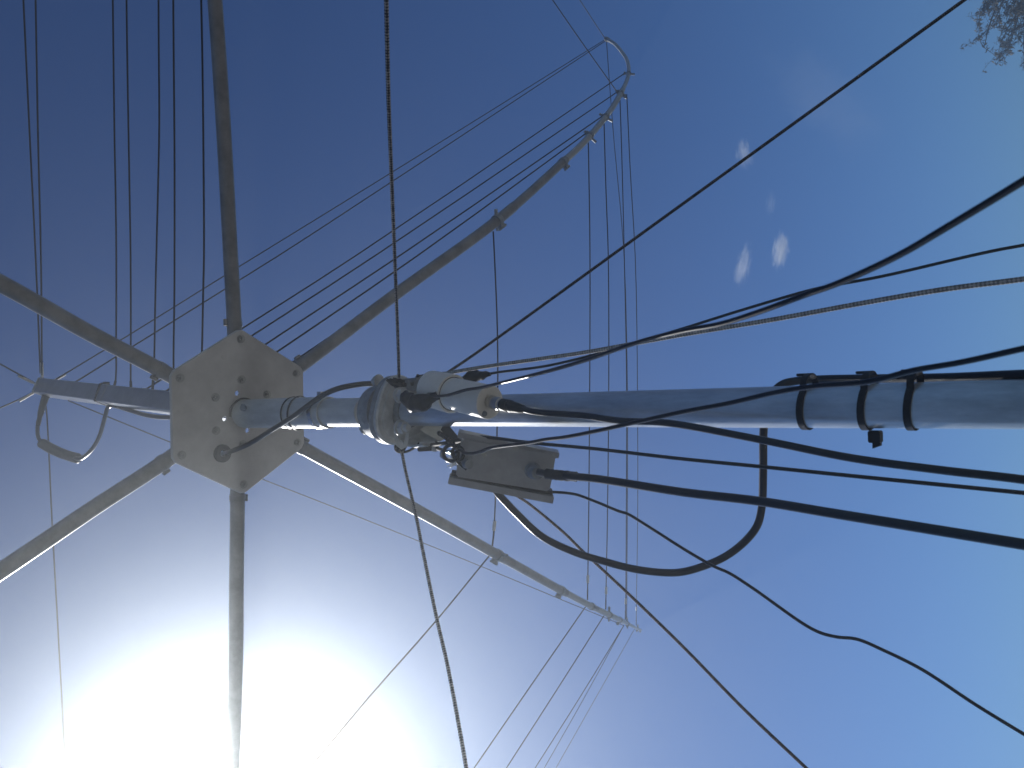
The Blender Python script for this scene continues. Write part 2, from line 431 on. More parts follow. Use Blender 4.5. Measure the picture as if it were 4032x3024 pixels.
for k in range(6):
    pts = CURVE[k]; inner = []; rad_in = []; tip = []; rad_t = []
    last = None
    for p in pts:
        r = arm_rh(p)[0]; a = arad(r)
        tgt, rl = (inner, rad_in) if r < 1.46 else (tip, rad_t)
        if last is not None and a != last and tgt: tgt.append(p - (p - pts[pts.index(p) - 1]) * .02); rl.append(last)
        tgt.append(p); rl.append(a); last = a
    if tip: inner.append(tip[0]); rad_in.append(rad_in[-1])
    sp = MB().tube(inner, rad_in, 20).build('spreader', 'tube', ant)
    if tip: MB().tube([tip[0] - (tip[1] - tip[0]) * .3] + tip, [rad_t[0]] + rad_t, 16).build('tip_section', 'tip', sp)
    # collar where the arm leaves the hub, with the U-bolt legs
    m = MB(); d = ed(k); p = hubp(k, .184, hC(.184))
    m.lathe(p - d * .008, d, [(0, .0152), (0, .0164), (.012, .0164), (.012, .0152)], 24)
    side = d.cross(Nn); m.cyl(p + side * .0195 - d * .006, p + side * .0195 + d * .008, .0042, n=10); m.build('hose_clamp', 'tube', sp)
    m = MB(); p = hubp(k, .151, .012); m.ring(p + Nn * .010, d, .0185, .003, 14, 8, (0, math.pi), x=side)
    m.tube([p + side * .0185 + Nn * .010, p + side * .0185 - Nn * .004], .003, 8); m.tube([p - side * .0185 + Nn * .010, p - side * .0185 - Nn * .004], .003, 8)
    m.build('u_bolt', 'bolt', sp)
    for rj in (.985, 1.45, 2.34):
        for i in range(len(pts) - 1):
            if arm_rh(pts[i])[0] <= rj < arm_rh(pts[i + 1])[0]:
                d = (pts[i + 1] - pts[i]).normalized(); p = pts[i]; a = arad(arm_rh(p)[0] - .05)
                m = MB().lathe(p, d, [(-.008, a), (-.008, a + .002), (.010, a + .002), (.010, a)], 20)
                q = (CAM - p); q = (q - d * q.dot(d)).normalized(); s2 = d.cross(q)
                if s2.dot(Sd) < 0: s2 = -s2
                m.box(p + s2 * (a + .007), (d, s2, q), (.010, .006, .006)); m.cyl(p + s2 * (a + .009) - d * .018, p + s2 * (a + .009) + d * .018, .004, n=10)
                m.build('hose_clamp', 'castdark', sp); break
    ARM[k] = sp
SP = ARM

# centre post with collar, cap and feed terminals
tc_, tt_ = post_t(432), post_t(172)
pcam = (CAM - (C + Nn * .6)); pcam = (pcam - Nn * pcam.dot(Nn)).normalized(); psd = Nn.cross(pcam)
if psd.dot(Sd) < 0: psd = -psd
bt = math.radians(15); pF = pcam * math.cos(bt) - psd * math.sin(bt); pS = psd * math.cos(bt) + pcam * math.sin(bt)   # broad face and side face of the square tube
PA = .0228
post = MB().box(C + Nn * (.008 + tt_) / 2, (pF, pS, Nn), (PA, PA, (tt_ - .008) / 2), .0022).build('centre_post', 'post', ant, 25)
MB().box(C + Nn * (tt_ + .002), (pF, pS, Nn), (PA + .0015, PA + .0015, .006), .003).build('post_cap', 'castdark', post)
MB().box(C + Nn * (tc_ + .002), (pF, pS, Nn), (PA + .0012, PA + .0012, .016), .003).build('post_collar', 'post', post)
PTOP = C + Nn * (tt_ + .004)
def wirepath(pl, P0, P1):
    z0, z1 = pix(P0)[2], pix(P1)[2]
    return path(pl, z0, z1, 3)
def terminal(x, y, z):
    p = at(x, y, z); MB().cyl(p - Nn * .006, p + Nn * .006, .006, n=10).build('feed_terminal', 'bolt', post)
def wire(pl, P0, P1, r=.00165, kind='element_wire', extra=None, m='wire'):
    pts = wirepath(pl, P0, P1)
    if extra is not None: pts.append(extra)
    return MB().tube(pts, r * 1.2, 7).build(kind, m, ant)
def clip(k, p, fl=1.0):                      # P-clip that holds a wire on an arm
    best = min(range(len(CURVE[k]) - 1), key=lambda i: (CURVE[k][i] - p).length)
    q = CURVE[k][best]; d = (CURVE[k][min(best + 1, len(CURVE[k]) - 1)] - CURVE[k][max(best - 1, 0)]).normalized()
    a = arad(arm_rh(q)[0]); m = MB().lathe(q, d, [(-.008, a), (-.008, a + .0028), (.008, a + .0028), (.008, a)], 18)
    w = (p - q); w = w - d * w.dot(d)
    if w.length < .004: w = Sd - d * Sd.dot(d)
    w.normalize(); v = d.cross(w)
    L = max((p - q).length, a + .012)
    m.box(q + w * (a + .5 * (L - a)), (w, v, d), (.5 * (L - a) + .003, .0028, .006))
    m.cyl(q - w * (a + .002) - d * .004, q - w * (a + .020) - d * .004, .005, n=8)
    m.cyl(p - v * .008, p + v * .008, .004, n=8)
    return m.build('wire_clip', 'castdark', SP[k])
def beyond(k, P0, pa, pb):
    """where the plane of a wire seen through pa, pb cuts arm k outside the frame, and the point at pb on the way there"""
    nrm = ray(*pa).cross(ray(*pb)).normalized(); best = None
    for i in range(len(CURVE[k]) - 1):
        u, v = (CURVE[k][i] - CAM).dot(nrm), (CURVE[k][i + 1] - CAM).dot(nrm)
        r = arm_rh(CURVE[k][i])[0]
        if r > .9 and u * v <= 0:
            best = CURVE[k][i] + (CURVE[k][i + 1] - CURVE[k][i]) * (u / (u - v) if u != v else 0); break
    if best is None: best = CURVE[k][-1]
    # point on P0 -> best that projects to pb
    lo, hi = 0.0, 1.0
    a = ray(*pb); tgt = None
    d1 = best - P0; w0 = P0 - CAM
    A_, B_, Cc_ = d1.dot(d1), d1.dot(a), a.dot(a); D_, E_ = d1.dot(w0), a.dot(w0)
    den = A_ * Cc_ - B_ * B_; tc = (A_ * E_ - B_ * D_) / den
    return best, CAM + a * tc

# driven wires from the post to the arm that leaves the picture at the top
DRV = [([(447, 1532), (455, 1500), (457, 1324), (457.5, 1008), (455, 760), (451, 560), (447, 250), (444, 0)], 443),
       ([(516, 1542), (514.5, 1500), (515, 1300), (514, 1008), (509, 700), (502, 300), (498, 0)], 516),
       ([(600, 1546), (606, 1450), (611, 1200), (615, 1020), (623, 700), (627, 480), (625, 200), (624, 0)], 600),
       ([(686, 1575), (683, 1430), (686, 1200), (687, 1008), (687, 600), (684, 250), (682, 0)], 690),
       ([(792, 1590), (795, 1393), (800, 1150), (803, 1008), (801, 600), (797, 250), (792, 0)], 790)]
for pl, px_ in DRV:
    P0 = at(pl[0][0], pl[0][1], pix(postp(px_))[2] - .01); Q, P1 = beyond(0, P0, pl[-3], pl[-1])
    w = wire(pl, P0, P1, .0018, extra=Q); terminal(*pix(P0))
    if len(pl) > 7 or px_ == 516: MB().tube(path(pl[:2], pix(P0)[2], pix(P0)[2], 2), .0034, 8).build('wire_sleeve', 'wire', w)
    clip(0, Q)
# driven wires from the post to the far curled arm at the right
for pl, px_, zt in [([(289, 1509), (1094, 1008), (1344, 846), (2386, 160)], 289, 4.55), ([(568, 1537), (954, 1293), (1399, 1008), (2459, 289)], 568, None), ([(644, 1546), (987, 1325), (1475, 1008), (2432, 361)], 644, None),
                ([(735, 1565), (1042, 1358), (1572, 1008), (2374, 456)], 735, None), ([(800, 1580), (1091, 1385), (1642, 1008), (2310, 523)], 800, None), ([(870, 1612), (1154, 1425), (1560, 1149), (1955, 878)], 860, None)]:
    P0 = at(pl[0][0], pl[0][1], pix(postp(px_))[2] - .01)
    if zt: P1 = at(pl[-1][0], pl[-1][1], zt)
    else:
        P1 = min(CURVE[1], key=lambda q: math.hypot(pix(q)[0] - pl[-1][0], pix(q)[1] - pl[-1][1])); P1 = at(pl[-1][0], pl[-1][1], pix(P1)[2])
        clip(1, P1)
    wire(pl, P0, P1, .0019); terminal(*pix(P0))
def on(k, x, y):
    q = min(CURVE[k], key=lambda q: math.hypot(pix(q)[0] - x, pix(q)[1] - y)); return at(x, y, pix(q)[2])
# reflector wires strung between the two right-hand arms
for pl in [[(1942, 911), (1951, 1100), (1958, 1290), (1960, 1480), (1957, 1700), (1951, 1950), (1946, 2070), (1944, 2100), (1937, 2160)],
           [(2316, 540), (2319, 700), (2323, 1008), (2322, 1500), (2318, 2016), (2315, 2235), (2313, 2362)],
           [(2378, 470), (2386, 750), (2395, 1008), (2397, 1500), (2392, 2016), (2387, 2282), (2385, 2399)],
           [(2388, 160), (2400, 330), (2418, 560), (2456, 985), (2470, 1500), (2470, 2016), (2467, 2445)],
           [(2441, 390), (2448, 600), (2458, 1008), (2467, 1500), (2466, 2016), (2464, 2325), (2462, 2438)],
           [(2468, 371), (2482, 680), (2501, 1008), (2509, 1400), (2511, 2016), (2506, 2356), (2505, 2462)]]:
    P0, P1 = on(1, *pl[0]), on(2, *pl[-1]); w = wire(pl, P0, P1, .0018)
    if pl[0][0] != 2388:
        pts = wirepath(pl, P0, P1); i = int(len(pts) * .86); d = (pts[i + 1] - pts[i]).normalized()
        if pl[0][0] == 1942: i = next(j for j in range(len(pts)) if pix(pts[j])[1] > 2052)
        MB().cyl(pts[i] - d * .014, pts[i] + d * .014, .0052, n=10).build('wire_connector', 'whitecap', w)
        MB().tube(pts[i + 1:], .0027, 7).build('wire_sleeve', 'wire', w)
for x, y in ((1950, 2170), (2325, 2372), (2397, 2408), (2470, 2450), (2508, 2470)): clip(2, on(2, x, y + 14))
# wires and cords running on from the lower right arm
for pl, kind, r in [([(1927, 2188), (1715, 2447), (1453, 2745), (1220, 3024)], 'element_wire', .0018), ([(2307, 2387), (2090, 2700), (1867, 3024)], 'element_wire', .0018),
                 ([(2379, 2423), (2190, 2720), (1994, 3024)], 'element_wire', .0018), ([(2456, 2463), (2290, 2735), (2107, 3024)], 'element_wire', .0018),
                 ([(2456, 2463), (2310, 2730), (2143, 3024)], 'support_cord', .0013), ([(2498, 2478), (2350, 2740), (2189, 3024)], 'element_wire', .0017)]:
    P0 = on(2, *pl[0]); Q, P1 = beyond(3, P0, pl[0], pl[-1]); wire(pl, P0, P1, r, kind, extra=Q, m='wire' if kind == 'element_wire' else 'cord')
# cords from the post top to the arm tips, and round the rim
def cordto(pl, P0, P1, extra=None, r=.0016): return wire(pl, P0, P1, r, 'support_cord', extra, 'cord')
zP = pix(PTOP)[2]
for pl in ([(159, 1470), (140, 1008), (118, 560), (92, 0)], [(165, 1478), (161, 1008), (150, 560), (140, 0)]):
    P0 = at(*pl[0], zP); Q = CURVE[0][-1]; d = Q - P0; Q2, P1 = beyond(0, P0, pl[0], pl[-1]); cordto(pl, P0, P1, Q2, .0021)
for k, pl in ((5, [(134, 1506), (70, 1471), (0, 1433)]), (4, [(134, 1543), (70, 1575), (0, 1606)])):
    P0 = at(*pl[0], zP); Q, P1 = beyond(k, P0, pl[0], pl[-1]); cordto(pl, P0, P1, Q, .0019)
P0 = at(178, 1580, zP); Q, P1 = beyond(3, P0, (203, 2016), (249, 2860)); cordto([(178, 1580), (185, 1640), (203, 2016), (225, 2420), (249, 2860)], P0, P1, Q, .0019)
cordto([(219, 1494), (480, 1336), (1009, 1008), (1344, 802), (2384, 155)], at(219, 1494, pix(postp(219))[2] - .01), at(2384, 155, 4.55), r=.0017)
cordto([(268, 1577), (680, 1745), (1030, 1886), (1362, 2016), (1891, 2229), (2456, 2463)], at(268, 1577, pix(postp(268))[2]), on(2, 2456, 2463), r=.0015)
for pl in ([(2432, 365), (2290, 165), (2176, 0)], [(2380, 148), (2330, 72), (2283, 0)]):
    P0 = on(1, *pl[0]); wire(pl, P0, at(*pl[-1], pix(P0)[2] * .93), .0017, 'support_cord', extra=CURVE[0][-1], m='cord')
m = MB()
for k in range(6):
    d = ed(k); m.ring(PTOP + d * .022 + Nn * .006, d.cross(Nn), .008, .002, 14, 6)
    m.tube([PTOP + d * .030 + Nn * .006, PTOP + d * .075 + Nn * .005], .0042, 8)
m.build('cord_eyelet', 'plug', post)
for p in (CURVE[1][-1],):
    d = (CURVE[1][-1] - CURVE[1][-3]).normalized()
    MB().cyl(p - d * .02, p + d * .02, .0125, n=14).build('tip_cap', 'castdark', SP[1])
p = CURVE[2][-1]; d = (CURVE[2][-1] - CURVE[2][-4]).normalized(); m = MB().cyl(p - d * .02, p + d * .03, .012, n=14); m.box(p + Sd * .012 + d * .03, (d, Sd, d.cross(Sd)), (.012, .006, .008)); m.build('tip_cap', 'castdark', SP[2])

# ------------------------------------------------------------------ the cast bearing that the guy ropes hang on
tb = mt(1600)
br = empty('guy_bearing', ax(mt(1600)), 'grey cast metal bearing collar with lobed flange and hex nuts, clamped round the pipe joint', 'bearing')
def lob(a): return 1.0 + .085 * math.cos(3 * (a - 0.35))
MB().lathe(ax(mt(1500)), Zv, [(.012, .0258), (.012, .040), (.008, .0455), (-.018, .047), (-.024, .050), (-.024, .0258)], 40).build('upper_housing', 'castdark', br)
t1 = mt(1566)
MB().lathe(ax(t1), Zv, [(.010, .0258), (.010, .054), (.008, .0565), (-.001, .0565), (-.003, .054), (-.003, .0258)], 60, lob).build('upper_flange', 'castdark', br)
m = MB().lathe(ax(t1), Zv, [(-.0032, .026), (-.0032, .0535), (-.0045, .0570), (-.010, .0575), (-.013, .0545), (-.0125, .050), (-.014, .047), (-.0175, .0475), (-.019, .044), (-.019, .0285), (-.010, .0275)], 60, lob)
m.build('lower_flange', 'cast', br)
MB().lathe(ax(t1), Zv, [(-.0125, .0240), (-.0125, .0272), (-.030, .0268), (-.031, .0240)], 40).build('seal_ring', 'castdark', br)
def knob(p, d, r=.0085, L=.016, name='bolt', mm='bolt'):
    x, y = perp(d); m = MB()
    m.prism([p + (x * math.cos(math.pi / 3 * k) + y * math.sin(math.pi / 3 * k)) * r for k in range(6)], d * L * .6)
    m.lathe(p, d, [(L * .6, .0001), (L * .6, r * .62), (L, r * .55), (L, .0001)], 14); m.lathe(p, -d, [(-.0005, .0001), (-.0005, r * 1.25), (.002, r * 1.25), (.002, .0001)], 18)
    return m.build(name, mm, br, 30)
knob(at(1577, 1556, mz(1580) - .058), -Zv, .0105, .016, mm='cast'); knob(at(1578, 1684, mz(1590) - .050), -Zv, .0105, .018, mm='cast')
knob(at(1490, 1500, mz(1510) - .006), Zv, .0090, .014, mm='cast'); knob(at(1440, 1688, mz(1470) + .01), Zv, .0085, .012, mm='castdark')
knob(at(1506, 1692, mz(1530) - .02), (Qd + Sd * .3).normalized(), .0055, .004, 'screw')
# half shell skirt below the flange, on the side away from the camera
sh = MB(); n0 = 18
for j, (t, R) in enumerate(((-.016, .050), (-.030, .057), (-.055, .060), (-.075, .056), (-.075, .0525), (-.055, .056), (-.030, .053), (-.016, .046))):
    for i in range(n0 + 1): sh.v.append(pol(t1 + t, R, -95 + 110 * i / n0))
for j in range(8):
    for i in range(n0):
        a = j * (n0 + 1) + i; c = ((j + 1) % 8) * (n0 + 1) + i; sh.f.append((a, a + 1, c + 1, c))
sh.f.append(tuple(j * (n0 + 1) for j in range(8))); sh.f.append(tuple(j * (n0 + 1) + n0 for j in range(8))[::-1])
sh.build('skirt', 'cast', br)
sh = MB()
for j, (t, R) in enumerate(((-.016, .048), (-.030, .055), (-.060, .056), (-.060, .052), (-.030, .051), (-.016, .044))):
    for i in range(n0 + 1): sh.v.append(pol(t1 + t, R, 168 + 60 * i / n0))
for j in range(6):
    for i in range(n0):
        a = j * (n0 + 1) + i; c = ((j + 1) % 6) * (n0 + 1) + i; sh.f.append((a, a + 1, c + 1, c))
sh.f.append(tuple(j * (n0 + 1) for j in range(6))); sh.f.append(tuple(j * (n0 + 1) + n0 for j in range(6))[::-1])
sh.build('skirt', 'castdark', br)
def pixplate(pl, hl, z, th, tilt=0.0):
    """plate facing the camera at depth z: outline and round holes given in photo pixels"""
    X, Y = M @ Vector((1, 0, tilt)), M @ Vector((0, 1, 0)); cxp = sum(p[0] for p in pl) / len(pl); cyp = sum(p[1] for p in pl) / len(pl)
    o = at(cxp, cyp, z); k = z / F
    m = MB(); ext = X.cross(Y).normalized() * th
    m.holed(o, X, Y, ext, [((x - cxp) * k, (y - cyp) * k) for x, y in pl], [circ(((x - cxp) * k, (y - cyp) * k), r * k, 16) for x, y, r in hl])
    return m
pixplate([(1654, 1690), (1680, 1677), (1706, 1675), (1735, 1679), (1755, 1694), (1761, 1710), (1752, 1729), (1738, 1736), (1722, 1733), (1672, 1705)], [(1728, 1704, 10)], mz(1690) + .01, .005).build('rope_lug', 'lug', br, 30)
pixplate([(1582, 1499), (1640, 1489), (1676, 1488), (1672, 1515), (1651, 1533), (1632, 1540), (1604, 1537)], [(1622, 1512, 8)], mz(1640) - .004, .007).build('rope_lug', 'castdark', br, 30)
pixplate([(1548, 1696), (1560, 1694), (1572, 1735), (1588, 1752), (1600, 1700), (1612, 1705), (1604, 1760), (1580, 1770), (1560, 1755)], [], mz(1600) - .03, .004).build('tab', 'cast', br, 30)
pixplate([(1562, 1515), (1576, 1515), (1580, 1535), (1568, 1545), (1554, 1530)], [], mz(1590) - .045, .004).build('tab', 'cast', br, 30)

# ------------------------------------------------------------------ guy ropes
def rope(pl, z0, z1, r, m, label, knot=True, zs=None, n=10):
    pts = onward(path(pl, z0, z1, 40, zs))
    o = MB().tube(pts, r, n, rope=True).build('guy_rope', m, ang=None)
    tag(o, label, 'rope', 'guy ropes tied at the mast bearing')
    return o
G = []
r3 = rope([(1571, 1484), (1569, 1400), (1554, 1008), (1538, 608), (1529, 365), (1521, 0), (1516, -260)], 1.36, .84, .0026, 'rope_speck', 'black and white speckled rope running straight up from the bearing top')
r2 = rope([(1745, 1478), (1861, 1400), (2688, 803), (3794, 2), (4250, -330)], 1.36, 1.0, .0023, 'rope_dark', 'dark twisted rope running from the bearing up to the tree corner')
r1 = rope([(1650, 1486), (1700, 1484), (1757, 1471), (1866, 1451), (2140, 1411), (2300, 1388), (2688, 1318), (3052, 1257), (3417, 1190), (3721, 1139), (4032, 1099), (4400, 1046)], 1.36, .80, .0030, 'rope_grey', 'pale grey braided rope running right from behind the white cylinder')
r4 = rope([(1578, 1752), (1582, 1775), (1596, 1850), (1636, 2022), (1666, 2174), (1721, 2441), (1763, 2624), (1836, 3024), (1880, 3300)], 1.39, .98, .0027, 'rope_speck', 'speckled rope running down from the lowest bearing tab towards the sun glare')
r5 = rope([(1990, 1915), (2038, 1954), (2079, 1981), (2223, 2100), (2292, 2168), (2468, 2332), (2688, 2545), (2931, 2794), (3174, 3024), (3400, 3240)], 1.34, 1.05, .0023, 'rope_brown', 'brown twisted rope running down right from behind the grey metal box')
cz = mz(1590) - .04
for (r, x, y, z, h, sd) in ((r3, 1568, 1510, 1.33, (.011, .008, .008), 1), (r4, 1578, 1750, 1.385, (.010, .012, .010), 2), (r2, 1744, 1480, 1.36, (.010, .006, .006), 3), (r1, 1655, 1487, 1.36, (.008, .006, .006), 4)):
    MB().lump(at(x, y, z), (XW, YW, UZ) if False else (M @ Vector((1, 0, 0)), M @ Vector((0, 1, 0)), M @ Vector((0, 0, 1))), h, sd, .6, 12).build('knot', 'rope_dark', r, 60)
m = MB(); m.lump(at(1553, 1508, 1.325), (M @ Vector((1, .4, 0)), M @ Vector((-.4, 1, 0)), M @ Vector((0, 0, 1))), (.013, .0055, .006), 6, .4, 10); m.build('rope_end', 'tape', r3, 60)

# ------------------------------------------------------------------ cables
def cable(name, pl, z0, z1, r, label, zs=None, cat='cable', sub=8, n=14, m='black'):
    pts = path(pl, z0, z1, sub, zs)
    if pl[-1][0] > 4032: pts = onward(pts, .08)
    e = MB().tube(pts, r, n).build(name, m, ang=60)
    tag(e, label, cat); return e
# white balun with its coax
E_ = at(1928, 1584, 1.17); ad = (M @ Vector((.66, .13, -.74))).normalized(); Lb = .139
S_ = E_ - ad * Lb
bal = empty('balun', S_, 'aged white plastic cylinder of two diameters hanging in front of the mast below the bearing', 'balun')
MB().lathe(S_, ad, [(0, .0001), (0, .0285), (.052, .0295), (.054, .0285), (.054, .0258), (.046, .0255)], 48).build('cap', 'white', bal)
MB().lathe(S_, ad, [(.046, .0001), (.046, .0244), (Lb - .0015, .0244), (Lb, .0238), (Lb, .0001)], 48).build('body', 'white', bal)
MB().lathe(S_, ad, [(.0475, .0245), (.0535, .0253), (.0538, .0245)], 40).build('seam', 'sealant_shade', bal)
pc = at(1934, 1583, 1.165)
m = MB().lathe(pc, ad, [(-.002, .0001), (-.002, .0096), (.005, .0096), (.005, .0088), (.010, .0088), (.010, .0094), (.020, .0094), (.021, .008), (.024, .008), (.024, .0001)], 28)
m.build('plug', 'plug', bal)
for (x, y) in ((1909, 1561), (1906, 1629)):
    p = at(x, y, 1.166); MB().lathe(p - ad * .001, ad, [(0, .0001), (0, .0040), (.0035, .0038), (.0035, .0001)], 14).build('screw', 'castdark', bal)
pb = pc + ad * .0245
m = MB().lathe(pb, ad, [(-.0005, .0001), (-.0005, .0085), (.010, .0088), (.012, .0080), (.014, .0088), (.016, .0080), (.018, .0088), (.021, .0080), (.030, .0072), (.044, .0056), (.046, .0046), (.046, .0001)], 26)
x0, y0, z0 = pix(pb + ad * .044)
c1 = cable('coax_cable', [(x0 - 6, y0 - 2), (x0 + 40, y0 + 9), (2300, 1637), (2442, 1657), (2588, 1662), (2688, 1674), (2992, 1731), (3356, 1804), (3697, 1850), (4032, 1889), (4500, 1960)], z0, .72, .0043, 'black coax cable plugged into the white cylinder by a ribbed boot')
m.build('boot', 'tape', c1)

# grey box
TL, TR, BL = at(1817, 1727, 1.12), at(2190, 1787, 1.125), at(1770, 1870, 1.125)
bx = (TR - TL).normalized(); by = BL - TL; by = (by - bx * by.dot(bx)); bh = by.length; by.normalize(); bz = bx.cross(by).normalized()
if bz.dot(TL - CAM) < 0: bz = -bz
bw = (TR - TL).length
def bp(a, b, c=0.0): return TL + bx * a + by * b + bz * c
bo = empty('junction_box', bp(bw / 2, bh / 2, .02), 'grey metal box with grooved lid edges hanging below the mast', 'box')
def quad(px): return at(*px)
MB().box(bp(bw / 2, bh / 2 + .001, .022), (bx, by, bz), (bw / 2, bh / 2, .022), .004).build('housing', 'box', bo, 30)
def onbox(x, y, c=0.0):
    d = ray(x, y); s = (TL + bz * c - CAM).dot(bz) / d.dot(bz); return CAM + d * s
l1, l2 = onbox(1766, 1891), onbox(2179, 1969)
dl = (l2 - l1).normalized(); dn = dl.cross(bz).normalized()
if dn.dot(by) < 0: dn = -dn
MB().box((l1 + l2) / 2 + bz * .012, (dl, dn, bz), ((l2 - l1).length / 2, .0048, .014), .001).build('lid_rail', 'box', bo, 30)
MB().box((l1 + l2) / 2 + bz * .018 - dn * .0072, (dl, dn, bz), ((l2 - l1).length / 2 - .002, .0022, .010)).build('groove_shade', 'sealant_shade', bo, 30)  # dark strip that paints the shade inside the gap beside the rail
u1, u2 = onbox(1802, 1714), onbox(2202, 1797)
du = (u2 - u1).normalized(); dn2 = du.cross(bz).normalized()
MB().box((u1 + u2) / 2 + bz * .016, (du, dn2, bz), ((u2 - u1).length / 2, .0040, .012), .001).build('lid_rail', 'box', bo, 30)
for (x, y) in ((1905.5, 1791), (2066, 1847), (2032, 1766)):
    p = onbox(x, y); MB().lathe(p, -bz, [(0, .0001), (0, .0034), (.0018, .003), (.0018, .0001)], 14).build('screw', 'bolt', bo)
sk = onbox(2098, 1852); kd = (at(2160, 1866, 1.07) - sk).normalized()
MB().lathe(sk, -bz, [(0, .0001), (0, .0115), (.003, .0115), (.004, .010), (.010, .0098), (.010, .0001)], 28).build('socket', 'castdark', bo)
m = MB().lathe(sk - bz * .010, (kd - bz * .2).normalized(), [(0, .0001), (0, .0092), (.014, .0092), (.016, .0080), (.020, .0080), (.020, .0001)], 26); m.build('plug', 'castdark', bo)
c2 = cable('coax_cable', [(2120, 1858), (2160, 1866), (2250, 1876), (2340, 1884), (2688, 1938), (2992, 1974), (3296, 2024), (3660, 2083), (4032, 2144), (4500, 2222)], 1.085, .66, .0050, 'thickest black coax cable, plugged into the face of the grey metal box')
m = MB(); pts = path([(2150, 1865), (2200, 1871), (2270, 1877)], 1.07, 1.05, 6); m.tube(pts, [.0068] * (len(pts) - 3) + [.0064] * 3, 16, rmod=lambda L, t, i: 1 + .05 * math.sin(L * 900)); m.build('heat_shrink', 'tape', c2)
c3 = cable('control_cable', [(1850, 1722), (1876, 1720), (1940, 1724), (2079, 1742), (2340, 1767), (2688, 1807), (2992, 1837), (3356, 1874), (4032, 1941), (4500, 1988)], 1.14, .78, .0023, 'thin black cable leaving the top edge of the grey box, between two thick coax cables')
c4 = cable('control_cable', [(1794, 1781), (1812, 1771), (1829, 1783), (1856, 1786), (1890, 1779), (1930, 1764), (2079, 1744), (2147, 1731), (2220, 1722), (2340, 1699), (2688, 1622), (2870, 1588), (3052, 1546), (3204, 1521), (3417, 1503), (3599, 1458), (3782, 1427), (4032, 1372), (4400, 1290)], 1.085, .50, .0022,
           'thin black cable rising from the box knot and crossing the front of the mast')
c5 = cable('control_cable', [(1618, 1561), (1661, 1556), (1724, 1560), (1764, 1556), (1832, 1536), (1889, 1527), (1979, 1506), (2140, 1466), (2300, 1420), (2515, 1347), (2688, 1303), (2840, 1275), (2992, 1227), (3174, 1160), (3296, 1117), (3539, 1005), (3721, 899), (4032, 711), (4300, 545)], 1.25, .44, .0023,
           'thin black cable with taped end over the bearing, blurred near the right edge', zs=[(0, 1.245), (.04, 1.205), (.10, 1.135), (1, .42)])
c6 = cable('control_cable', [(1828, 1494), (1880, 1482), (1927, 1472), (1968, 1465), (2140, 1443), (2300, 1407), (2552, 1334), (2688, 1294), (2931, 1218), (3204, 1139), (3296, 1121), (3478, 1087), (3818, 1008), (3934, 983), (4032, 965), (4400, 890)], 1.27, .92, .0020,
           'thin black cable with taped end behind the white cylinder, running off under the blurred one')
vx, vy, vz = M @ Vector((1, 0, 0)), M @ Vector((0, 1, 0)), M @ Vector((0, 0, 1))
pts = path([(1594, 1553), (1610, 1576), (1640, 1590), (1668, 1584), (1690, 1572), (1724, 1556)], 1.262, 1.215, 5)
n_ = len(pts)
m = MB().tube(pts, [.006 + .0075 * math.sin(math.pi * min(1, (i + 2) / n_)) for i in range(n_)], 14, rmod=lambda L, t, i: 1 + .35 * noise.noise(Vector((L * 90, math.cos(t) * 1.5, math.sin(t) * 1.5))))
m.build('tape_wrap', 'tape', c5, 70)
pts = path([(1822, 1500), (1840, 1490), (1868, 1483), (1895, 1478), (1930, 1474)], 1.275, 1.245, 6); n_ = len(pts)
MB().tube(pts, [.0022 + .0065 * math.sin(math.pi * min(1, (i + 3) / (n_ + 3))) for i in range(n_)], 12, rmod=lambda L, t, i: 1 + .4 * noise.noise(Vector((L * 110, math.cos(t) * 1.5, 4 + math.sin(t) * 1.5)))).build('tape_wrap', 'tape', c6, 70)
zl = mz(3007)
c7 = cable('coax_cable', [(1948, 1925), (1962, 1945), (1990, 1975), (2037, 2024), (2134, 2112), (2256, 2172), (2377, 2210), (2499, 2241), (2620, 2255), (2688, 2252), (2779, 2226), (2858, 2190), (2931, 2134), (2980, 2072), (2999, 2000), (3005, 1859), (3007, 1690), (3020, 1600), (3050, 1540), (3085, 1512), (3140, 1500), (3235, 1494), (3448, 1491), (3721, 1488), (4032, 1476), (4500, 1462)], 1.26, .80, .0052,
           'thick black coax hanging in a big loop under the mast, then strapped along it', zs=[(0, 1.185), (.35, 1.11), (.52, 1.04), (.60, zl + .047), (.635, zl + .025), (1, .70)])
c8 = cable('control_cable', [(2170, 1937), (2190, 1938), (2263, 1946), (2340, 1973), (2440, 2014), (2468, 2022), (2559, 2077), (2688, 2159), (2809, 2229), (2870, 2256), (2961, 2314), (3174, 2463), (3235, 2493), (3296, 2508), (3375, 2517), (3478, 2560), (3630, 2636), (3842, 2775), (4032, 2891), (4350, 3080)], 1.145, .86, .0020,
           'thin wavy black cable leaving the lower corner of the grey box towards the lower right')
c9 = cable('coax_cable', [(868, 1788), (885, 1784), (912, 1776), (980, 1748), (1064, 1697), (1157, 1638), (1191, 1613), (1275, 1554), (1338, 1528), (1400, 1516), (1447, 1511), (1500, 1516), (1560, 1530)], 1.7, 1.45, .0049,
           'thick black cable arching from the bearing into the rubber grommet of the hexagonal plate', zs=[(0, 1.715), (.06, 1.66), (.5, 1.50), (.75, 1.46), (1, 1.50)])
